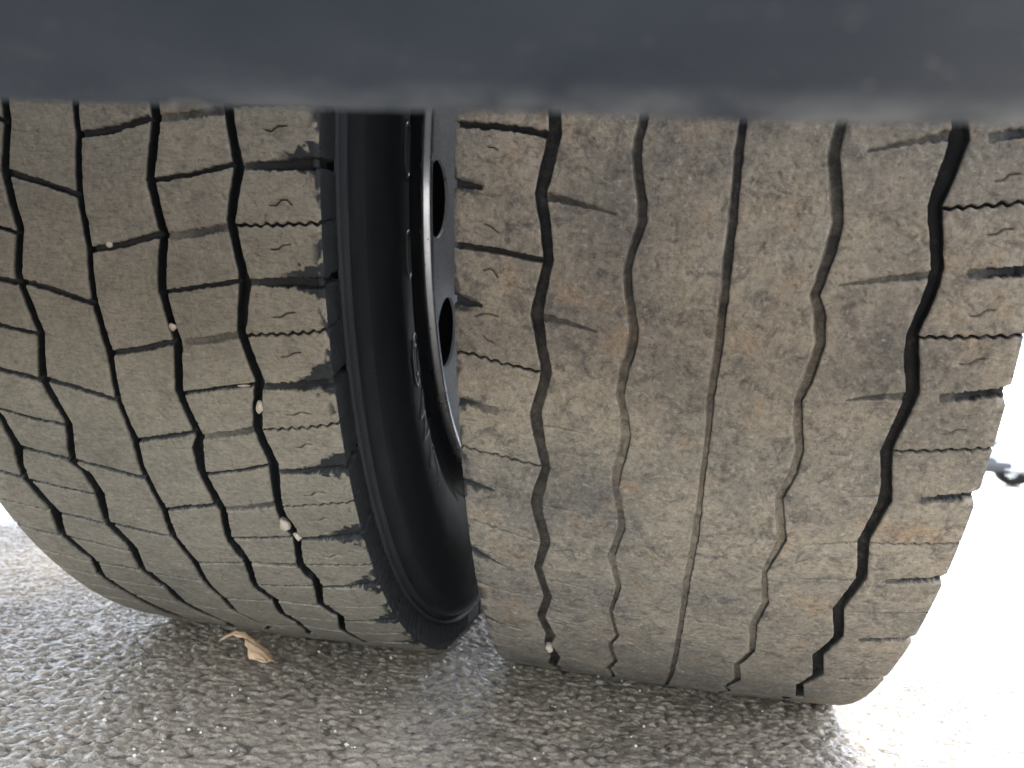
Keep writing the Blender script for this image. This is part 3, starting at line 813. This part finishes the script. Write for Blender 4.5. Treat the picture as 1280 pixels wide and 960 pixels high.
# sidewall from the buttress down to the rim lip: (mm outward of the tread edge, radius mm)
SIDE = [(-1.3, 491.6), (-0.6, 491.4), (1.0, 490.6), (1.6, 489.2), (0.8, 487.6), (-1.0, 487.0), (-1.2, 484.8), (2.0, 483.6), (3.4, 482.6), (3.2, 481.4), (2.6, 480.6),
        (4.6, 474), (7.0, 468), (7.6, 467.2), (8.2, 466.0), (9.4, 458), (11.8, 446), (13.8, 432), (14.6, 420), (14.4, 412), (13.4, 404), (11.6, 393), (9.0, 382), (5.6, 373), (2.2, 366), (-0.6, 361.5),
        (-2.4, 358), (-2.0, 356.6), (-2.2, 355), (-3.2, 351), (-2.2, 346), (0.2, 341), (2.6, 337.6), (3.0, 336.0), (2.2, 333)]

def sidewalls(ty, root):
    for sgn in (-1, 1):
        base = 0.0 if sgn < 0 else W
        prof = [(base + sgn * a / 1000, r / 1000) for a, r in SIDE]
        V, F = lathe_x(prof, 360)
        V[:, 0] += sgn * 0.004 * sstep(0.085, 0.0, ZC + V[:, 2])
        sw = mesh_obj("sidewall", V, F, M['rubber'], root)
        if not (ty == 'L' and sgn > 0): continue
        # raised lettering and tick marks on the sidewall that shows between the tyres
        rs = np.array([q[1] for q in SIDE][::-1]); as_ = np.array([q[0] for q in SIDE][::-1])
        def pt(r, deg, lift):
            a = np.interp(r, rs, as_) + lift
            t = math.radians(deg)
            return (base + a / 1000, -math.cos(t) * r / 1000, -math.sin(t) * r / 1000)
        def stroke(path, wd, name="raised_letter", lift=0.9):
            """path in (radius mm, degrees below the axle); a ridge that follows the sidewall"""
            pp = []
            for (r0, d0), (r1, d1) in zip(path, path[1:]):
                nseg = max(2, int(math.hypot(r1 - r0, (d1 - d0) * 7) / 3))
                for q in range(nseg): pp.append((r0 + (r1 - r0) * q / nseg, d0 + (d1 - d0) * q / nseg))
            pp.append(path[-1])
            V, F = [], []
            for q, (r, d) in enumerate(pp):
                a, b = pp[max(q - 1, 0)], pp[min(q + 1, len(pp) - 1)]
                tr, td = b[0] - a[0], (b[1] - a[1]) * r * math.pi / 180
                L_ = math.hypot(tr, td) + 1e-9
                nr, nd = -td / L_ * wd / 2, tr / L_ * wd / 2
                for sg, lf in ((-1.3, -0.4), (-0.7, lift), (0.7, lift), (1.3, -0.4)):
                    V.append(pt(r + nr * sg, d + math.degrees(nd * sg / r), lf))
            for q in range(len(pp) - 1):
                for z in range(3): F.append((q * 4 + z, q * 4 + z + 1, q * 4 + z + 5, q * 4 + z + 4))
            return V, F
        def letter(paths, wd=1.5):
            V, F = [], []
            for p in paths:
                v, f = stroke(p, wd)
                F += [tuple(i + len(V) for i in q) for q in f]; V += v
            mesh_obj("raised_letter", V, F, M['letter'], sw, smooth=False)
        def oval(rc, dc, hr, hd, a0=0, a1=360):
            return [(rc + hr * math.copysign(abs(math.cos(math.radians(a))) ** 0.75, math.cos(math.radians(a))), dc + hd * math.copysign(abs(math.sin(math.radians(a))) ** 0.75, math.sin(math.radians(a)))) for a in np.linspace(a0, a1, 33)]
        LET()
        letter_ops(letter, oval)
        # ticks
        for ring, hr, n0 in ((351, 3.0, 0), (366, 4.0, 1)):
            V, F = [], []
            for q in range(30):
                d0 = 52 + q * 0.75
                v, f = stroke([(ring - hr, d0), (ring + hr, d0)], 0.8, lift=0.7)
                F += [tuple(i + len(V) for i in z) for z in f]; V += v
            o = mesh_obj("tick_marks", V, F, M['letter'], sw, smooth=False)

def LET(): pass
def letter_ops(letter, oval):
    letter([oval(392, 24.0, 13, 2.5)])
    letter([oval(394, 36.0, 13, 3.0), oval(394, 36.0, 7, 1.8)])
    letter([[(384, 41.0), (408, 42.6), (386, 44.2), (408, 45.8), (384, 47.6)], [(378, 41.6), (401, 43.2)]])
    letter([oval(394, 53.0, 13, 3.2, 60, 330), oval(394, 53.0, 9, 2.2, 60, 330)])
    letter([oval(394, 13.5, 13, 2.6)])

def wheel_metal(ty, root):
    cx = W / 2
    for sgn in (-1, 1):
        base = 0.0 if sgn < 0 else W
        X = lambda a: base + sgn * a / 1000
        lip = [(X(2.0), .3330), (X(3.0), .3346), (X(3.6), .3352), (X(4.2), .33540), (X(6.0), .33500), (X(8.0), .33453), (X(10.0), .33400), (X(11.2), .33355), (X(11.8), .33310), (X(12.0), .3310), (X(11.0), .3296), (X(7), .3270), (X(2.0), .3205), (X(-1.0), .3165), (X(-3), .3150), (X(-60), .3120), (X(-110), .300)]
        V, F = lathe_x(lip, 300)
        mesh_obj("wheel_rim", V, F, M['rim'], root)
    # disc with round hand holes, on the side that faces the other wheel
    sgn = 1 if ty == 'L' else -1
    base = W if sgn > 0 else 0.0
    x0 = base + sgn * (-0.0025)
    from mathutils.geometry import delaunay_2d_cdt
    pts, edg = [], []
    def loop(p):
        s0 = len(pts); pts.extend(p)
        for q in range(len(p)): edg.append((s0 + q, s0 + (q + 1) % len(p)))
    circ = lambda cx_, cy_, r, n_: [Vector((cx_ + r * math.cos(2 * math.pi * q / n_), cy_ + r * math.sin(2 * math.pi * q / n_))) for q in range(n_)]
    loop(circ(0, 0, .3158, 180)); loop(circ(0, 0, .11, 60))
    holes = [(math.radians(-19.0 - 27.692 * q)) for q in range(13)]
    hc = []
    for a in holes:
        c_ = (-.264 * math.cos(a), .264 * math.sin(a)); hc.append(c_)
        loop(circ(c_[0], c_[1], .033, 48))
    vs, es, fs, *_ = delaunay_2d_cdt(pts, edg, [], 0, 1e-6)
    keep = []
    for f in fs:
        m = sum((vs[q] for q in f), Vector((0, 0))) / len(f)
        if m.length < .11 or m.length > .3157: continue
        if any((m - Vector(c_)).length < .0329 for c_ in hc): continue
        keep.append(tuple(f))
    bm = bmesh.new()
    bv = [bm.verts.new((x0, v.x, v.y)) for v in vs]
    for f in keep:
        try: bm.faces.new([bv[q] for q in f])
        except ValueError: pass
    bmesh.ops.delete(bm, geom=[v for v in bm.verts if not v.link_faces], context='VERTS')
    ex = bmesh.ops.extrude_face_region(bm, geom=bm.faces[:])
    for v in [q for q in ex['geom'] if isinstance(q, bmesh.types.BMVert)]: v.co.x -= sgn * 0.0028
    bm_obj("wheel_disc", bm, M['disc'], root)
    V, F = lathe_x([(base - sgn * .06, .305), (base - sgn * .075, .12), (base - sgn * .012, .108)], 96)
    mesh_obj("brake_drum", V, F, M['inside'], root)

wheelL = empty("wheel_assembly", (XOFF['L'], 0, ZC))
tag(wheelL, "left truck wheel with deep zigzag grooves, dusty blocks and a bare black sidewall", "wheel", "twin truck wheels on one axle")
wheelR = empty("wheel_assembly", (XOFF['R'], 0, ZC))
tag(wheelR, "right truck wheel with worn patchy brown ribs and shallow filled grooves", "wheel", "twin truck wheels on one axle")
for ty, root in (('L', wheelL), ('R', wheelR)):
    build_tyre(ty, root)
    sidewalls(ty, root)
    wheel_metal(ty, root)

# ------------------------------------------------------------------ truck above
truck = empty("truck", (0.1, -0.8, 0.28))
tag(truck, "truck overhead with a dirty blue grey crossbeam over the tyres", "truck")
off = Vector((-0.1, 0.8, -0.28))
bm = bmesh.new()
x0, x1 = -2.35, 0.52
# rectangular tube, long side split so that the dirt mask has points to sit on
prof = [(-0.770, 0.2840), (-0.7704, 0.2818), (-0.7716, 0.2802), (-0.7736, 0.2795), (-0.778, 0.2793), (-0.786, 0.2793), (-0.800, 0.2793), (-0.816, 0.2794), (-0.832, 0.2795), (-0.835, 0.281), (-0.836, 0.284), (-0.836, 0.318), (-0.833, 0.321), (-0.773, 0.321), (-0.770, 0.318)]
nxs = 300
xs = np.linspace(x0, x1, nxs)
V = np.array([(x, y, z - 0.0020 - 0.0128 * (x - 0.08)) for x in xs for (y, z) in prof])
V[:, 2] += np.where(V[:, 2] < 0.3, 0.0006 * (vnoise(V[:, 0] * 30, V[:, 1] * 60, 4) - 0.5), 0)
m = len(prof)
I = np.arange(nxs - 1)[:, None]; J = np.arange(m)[None, :]
F = np.stack([I * m + J, I * m + (J + 1) % m, (I + 1) * m + (J + 1) % m, (I + 1) * m + J], -1).reshape(-1, 4)
dirt = sstep(-0.788, -0.777, V[:, 1]) * 1.0 * sstep(0.02, 0.09, V[:, 0] + 0.02)
beam = mesh_obj("crossbeam", V + np.array(off), F, M['beam'], truck, attrs={"dirt": dirt})
# half-round bolt notch with a raised rim at the beam's far lower edge
def half_ring(name, r0, r1, z0, z1, mat):
    V, F = [], []
    nn = 24
    for q in range(nn + 1):
        a = math.pi + math.pi * q / nn
        for (r, z) in ((r0, z0), (r0 + 0.0004, z1), (r1 - 0.0004, z1), (r1, z0)):
            V.append((0.0262 + r * math.cos(a), -0.7722 + r * math.sin(a), 0.2798 - 0.0013 - z))
    for q in range(nn):
        for k in range(3): F.append((q * 4 + k, q * 4 + k + 1, q * 4 + k + 5, q * 4 + k + 4))
    return mesh_obj(name, np.array(V) + np.array(off), F, mat, beam)
half_ring("notch_rim", 0.0026, 0.0040, -0.0003, 0.0008, M['steel'])
half_ring("notch", 0.00001, 0.0026, 0.0, 0.0002, M['inside'])
def part_box(name, lo, hi, mat, bev=0.0):
    bm = bmesh.new(); bm_box(bm, lo, hi, bev)
    o = bm_obj(name, bm, mat, truck)
    o.data.transform(Matrix.Translation(off))
    return o
for x in (-1.42, -0.72): part_box("chassis_rail", (x, -0.765, 0.80), (x + 0.08, 3.2, 1.06), M['under'], 0.01)
for x in (-1.42, -0.72): part_box("beam_bracket", (x, -0.83, 0.330), (x + 0.08, -0.772, 1.06), M['under'], 0.004)
part_box("sky_block_panel", (-2.30, -0.832, 0.316), (0.50, -0.806, 0.70), M['under'], 0.005)  # unseen panel added above the beam to keep sky light off the treads
part_box("ground_shade_plate", (-1.45, -0.45, 1.063), (-0.48, 3.2, 1.075), M['under'], 0.002)  # unseen plate added over the rails to shade the ground on the left
# unseen curved guard added over the wheels to shade the upper tread, its rear end just above the beam
th = np.radians(np.linspace(10, 72, 40))
V = []
for x in (-0.405, 0.325):
    for r in (0.600, 0.606):
        for t in th: V.append((x, -r * math.cos(t), ZC + r * math.sin(t)))
nn = len(th)
F = []
for k in range(nn - 1):
    for a_, b_ in ((0, 2), (1, 3), (0, 1), (2, 3)):
        F.append((a_ * nn + k, b_ * nn + k, b_ * nn + k + 1, a_ * nn + k + 1))
for k in (0, nn - 1): F.append((k, nn + k, 3 * nn + k, 2 * nn + k))
mesh_obj("shade_mudguard", np.array(V) + np.array(off), F, M['under'], truck, smooth=False)
V, F = lathe_x([(-1.9, .001), (-1.9, .09), (-0.40, .09), (-0.40, .15), (-0.385, .15), (0.05, .10), (0.05, .001)], 48)
ax = mesh_obj("axle", V + np.array((0, 0, ZC)) + np.array(off), F, M['under'], truck)

# ------------------------------------------------------------------ stones caught in the tread
def tyre_pt(ty, x, s, dep):
    p = surface(np.array([x]), np.array([s]), np.array([dep]))[0]
    return Vector((p[0] + XOFF[ty], p[1], p[2] + ZC))
def pebble(loc, size, seed, label, flat=(1, 1, 1), mat='pebble', rot=0.0, cat="pebble", group=None):
    rnd = random.Random(seed)
    bm = bmesh.new()
    bmesh.ops.create_icosphere(bm, subdivisions=2, radius=1.0)
    planes = [(Vector((rnd.gauss(0, 1), rnd.gauss(0, 1), rnd.gauss(0, 1))).normalized(), rnd.uniform(0.50, 0.80)) for _ in range(8)]
    for v in bm.verts:
        p = v.co.copy()
        for nrm, d in planes:
            k = p.dot(nrm)
            if k > d: p -= nrm * (k - d)
        v.co = Vector((p.x * flat[0], p.y * flat[1], p.z * flat[2])) * size
    bmesh.ops.rotate(bm, verts=bm.verts, cent=(0, 0, 0), matrix=Matrix.Rotation(rot, 3, 'Y'))
    o = bm_obj("pebble", bm, M[mat], smooth=False)
    o.location = loc
    tag(o, label, cat, group or "pebbles caught in the tyre treads")
    return o
pebble(tyre_pt('L', 161.0, 193.8, 0.6), 0.0026, 5, "small white triangular chip lying in the upper cut of the left tyre", (1.1, .7, .9), rot=.4)
pebble(tyre_pt('L', 194.0, 243.4, 1.6), 0.0031, 8, "pale pinkish pebble in the zigzag groove left of the shoulder groove", (1.0, .9, 1.1))
pebble(tyre_pt('L', 242.4, 294.5, 1.2), 0.0042, 11, "whitest cream pebble plugging the left tyre shoulder groove at middle height", (1.0, .9, 1.2), rot=-.4)
pebble(tyre_pt('L', 237.2, 396.0, 1.2), 0.0052, 15, "largest cream pebble low in the left tyre shoulder groove", (0.85, .8, 1.15), rot=-.5)
pebble(tyre_pt('L', 243.6, 409.5, 1.8), 0.0042, 17, "brownish pebble wedged just under the largest cream pebble", (1.1, .8, .8), rot=.7)
pebble(tyre_pt('L', 234.8, 279.6, 0.8), 0.0030, 19, "thin pale sliver of stone in the cross cut beside the cream pebble", (1.6, .6, .35), rot=-.1)
pebble(tyre_pt('R', 46.8, 547.0, 1.4), 0.0050, 23, "round white pebble at the foot of the right tyre's first groove", (1.0, .8, .9))

# ------------------------------------------------------------------ dry leaf on the asphalt
def leaf():
    spine = [(-.274, -.186, .003), (-.266, -.188, .010), (-.256, -.190, .0155), (-.247, -.192, .0150), (-.240, -.195, .0125), (-.233, -.201, .0120), (-.225, -.208, .0105), (-.217, -.215, .0085), (-.210, -.222, .0060), (-.206, -.228, .0035)]
    wid = [.0006, .0035, .0050, .0048, .0040, .0075, .0090, .0105, .0085, .0020]
    curl = [0.2, .5, .8, .7, .3, .5, .7, .8, .5, .2]
    spine = np.array(spine)
    tt = np.linspace(0, len(spine) - 1, 46)
    sp = np.stack([np.interp(tt, range(len(spine)), spine[:, k]) for k in range(3)], 1)
    wd = np.interp(tt, range(len(spine)), wid); cu = np.interp(tt, range(len(spine)), curl)
    V, vein = [], []
    nv = 11
    for q in range(len(tt)):
        a, b = sp[max(q - 1, 0)], sp[min(q + 1, len(tt) - 1)]
        t = (b - a) / np.linalg.norm(b - a)
        side = np.cross(t, (0, 0, 1)); side /= np.linalg.norm(side)
        up = np.cross(side, t)
        lob = 1 + 0.10 * math.sin(tt[q] * 3.1)
        for k in range(nv):
            v = (k / (nv - 1)) * 2 - 1
            w_l = wd[q] * lob * ((1.0 + 0.16 * math.sin(tt[q] * 7.0)) if v < 0 else 0.9)
            p = sp[q] + side * v * w_l + up * (-cu[q] * (abs(v) ** 2) * wd[q] * 0.75 + 0.0008 * math.sin(v * 9 + tt[q] * 3))
            p[2] = max(p[2], 0.0012)
            V.append(p); vein.append(max(0, 1 - abs(v) * 7) + 0.4 * max(0, 1 - abs(((tt[q] * 1.7 + abs(v) * 1.5) % 1) - .5) * 9))
    F = [(q * nv + k, q * nv + k + 1, (q + 1) * nv + k + 1, (q + 1) * nv + k) for q in range(len(tt) - 1) for k in range(nv - 1)]
    base = np.array((-.24, -.20, 0.0))
    o = mesh_obj("dry_leaf", np.array(V) - base, F, M['leaf'], attrs={"vein": np.clip(vein, 0, 1)})
    o.location = base
    md = o.modifiers.new("thickness", 'SOLIDIFY'); md.thickness = 0.0004
    tag(o, "curled tan dry leaf on the asphalt in front of the left tyre", "leaf")
leaf()

# ------------------------------------------------------------------ white car far behind on the right
def car():
    root = empty("parked_car")
    tag(root, "white car parked far behind, to the right of the tyres", "car")
    # local frame: nose towards +x, z up, width along y
    L2, H = 4.1, 1.46
    side = [(-2.0, .34), (-2.05, .60), (-1.98, .92), (-1.75, 1.02), (-1.35, 1.34), (-.9, 1.45), (0.1, 1.46), (0.55, 1.36), (1.15, 1.0), (1.75, .86), (1.98, .70), (2.05, .48), (2.02, .30), (1.75, .22), (-1.8, .24)]
    bm = bmesh.new()
    def half(z): return 0.86 if z < .95 else 0.86 - (z - .95) * 0.42
    def nosein(x): return 0.20 * max(0, (abs(x) - 1.5) / .55) ** 2
    rows = []
    for t in (-1, -0.94, -.5, 0, .5, .94, 1):
        inset = 0.04 if abs(t) == 1 else 0.0
        row = []
        for (x, z) in side:
            row.append(bm.verts.new((x - math.copysign(nosein(x) * abs(t) ** 2, x), t * half(z), z - inset * (1 if z > .8 else -1))))
        rows.append(row)
    for a, b in zip(rows, rows[1:]):
        for k in range(len(side)):
            k2 = (k + 1) % len(side)
            bm.faces.new((a[k], a[k2], b[k2], b[k]))
    bm.faces.new(rows[0]); bm.faces.new(rows[-1][::-1])
    bm_obj("car_body", bm, M['white'], root, smooth=False)
    def slab(name, pts, mat, par=root):
        bm = bmesh.new()
        f = bm.faces.new([bm.verts.new(p) for p in pts])
        bm.normal_update()
        nrm = f.normal.copy()
        if nrm.dot(Vector(pts[0]) - Vector((0, 0, .7))) < 0: nrm = -nrm
        ex = bmesh.ops.extrude_face_region(bm, geom=[f])
        for v in [q for q in ex['geom'] if isinstance(q, bmesh.types.BMVert)]: v.co += nrm * 0.02
        return bm_obj(name, bm, mat, par)
    slab("windscreen", [(.60, .60, 1.345), (1.12, .74, 1.03), (1.12, -.74, 1.03), (.60, -.60, 1.345)], M['glass'])
    slab("rear_window", [(-1.40, .60, 1.31), (-1.72, .72, 1.06), (-1.72, -.72, 1.06), (-1.40, -.60, 1.31)], M['glass'])
    for sg in (-1, 1):
        y = lambda z: sg * (half(z) + 0.002)
        for x0_, x1_ in ((-1.25, -.35), (-.28, .62)):
            slab("side_window", [(x0_, y(1.02), 1.02), (x1_ + (.22 if x1_ > 0 else 0), y(1.02), 1.02), (x1_ - .12, y(1.34), 1.34), (x0_ + .12, y(1.34), 1.34)], M['glass'])
        bm = bmesh.new(); bmesh.ops.create_uvsphere(bm, u_segments=16, v_segments=10, radius=1)
        bmesh.ops.scale(bm, vec=(.20, .17, .075), verts=bm.verts)
        bmesh.ops.translate(bm, vec=(1.80, sg * .66, .70), verts=bm.verts)
        bm_obj("headlight", bm, M['lens'], root, True)
        bm = bmesh.new(); bm_box(bm, (.78, sg * .88 - .09, .98), (.92, sg * .88 + .09, 1.10), .03)
        bm_obj("door_mirror", bm, M['white'], root)
    bm = bmesh.new(); bm_box(bm, (1.55, -.875, .20), (2.07, .875, .45), .11); bm_obj("bumper", bm, M['plastic'], root)
    bm = bmesh.new(); bm_box(bm, (1.86, -.40, .46), (2.065, .40, .58), .02); bm_obj("grille", bm, M['plastic'], root)
    for wx_ in (-1.25, 1.12):
        for sg in (-1, 1):
            yc = sg * .76
            V, F = lathe_x([(-.10, .20), (-.105, .28), (-.09, .31), (.09, .31), (.105, .28), (.10, .20)], 40)
            t_ = mesh_obj("tyre", V + np.array((0, 0, 0)), F, M['plastic'], root)
            t_.data.transform(Matrix.Translation((wx_, yc + sg * .02, .31)) @ Matrix.Rotation(math.pi / 2, 4, 'Z'))
            V, F = lathe_x([(.07, .001), (.085, .05), (.07, .12), (.095, .19), (.09, .205), (-.09, .205)], 40)
            r2 = mesh_obj("wheel_rim", V * np.array([sg, 1, 1]), F, M['rim'], t_)
            r2.data.transform(Matrix.Translation((wx_, yc + sg * .02, .31)) @ Matrix.Rotation(math.pi / 2, 4, 'Z'))
    return root
car_o = car()
car_o.rotation_euler = (0, 0, math.radians(174))
car_o.location = (7.70, 13.9, 0)
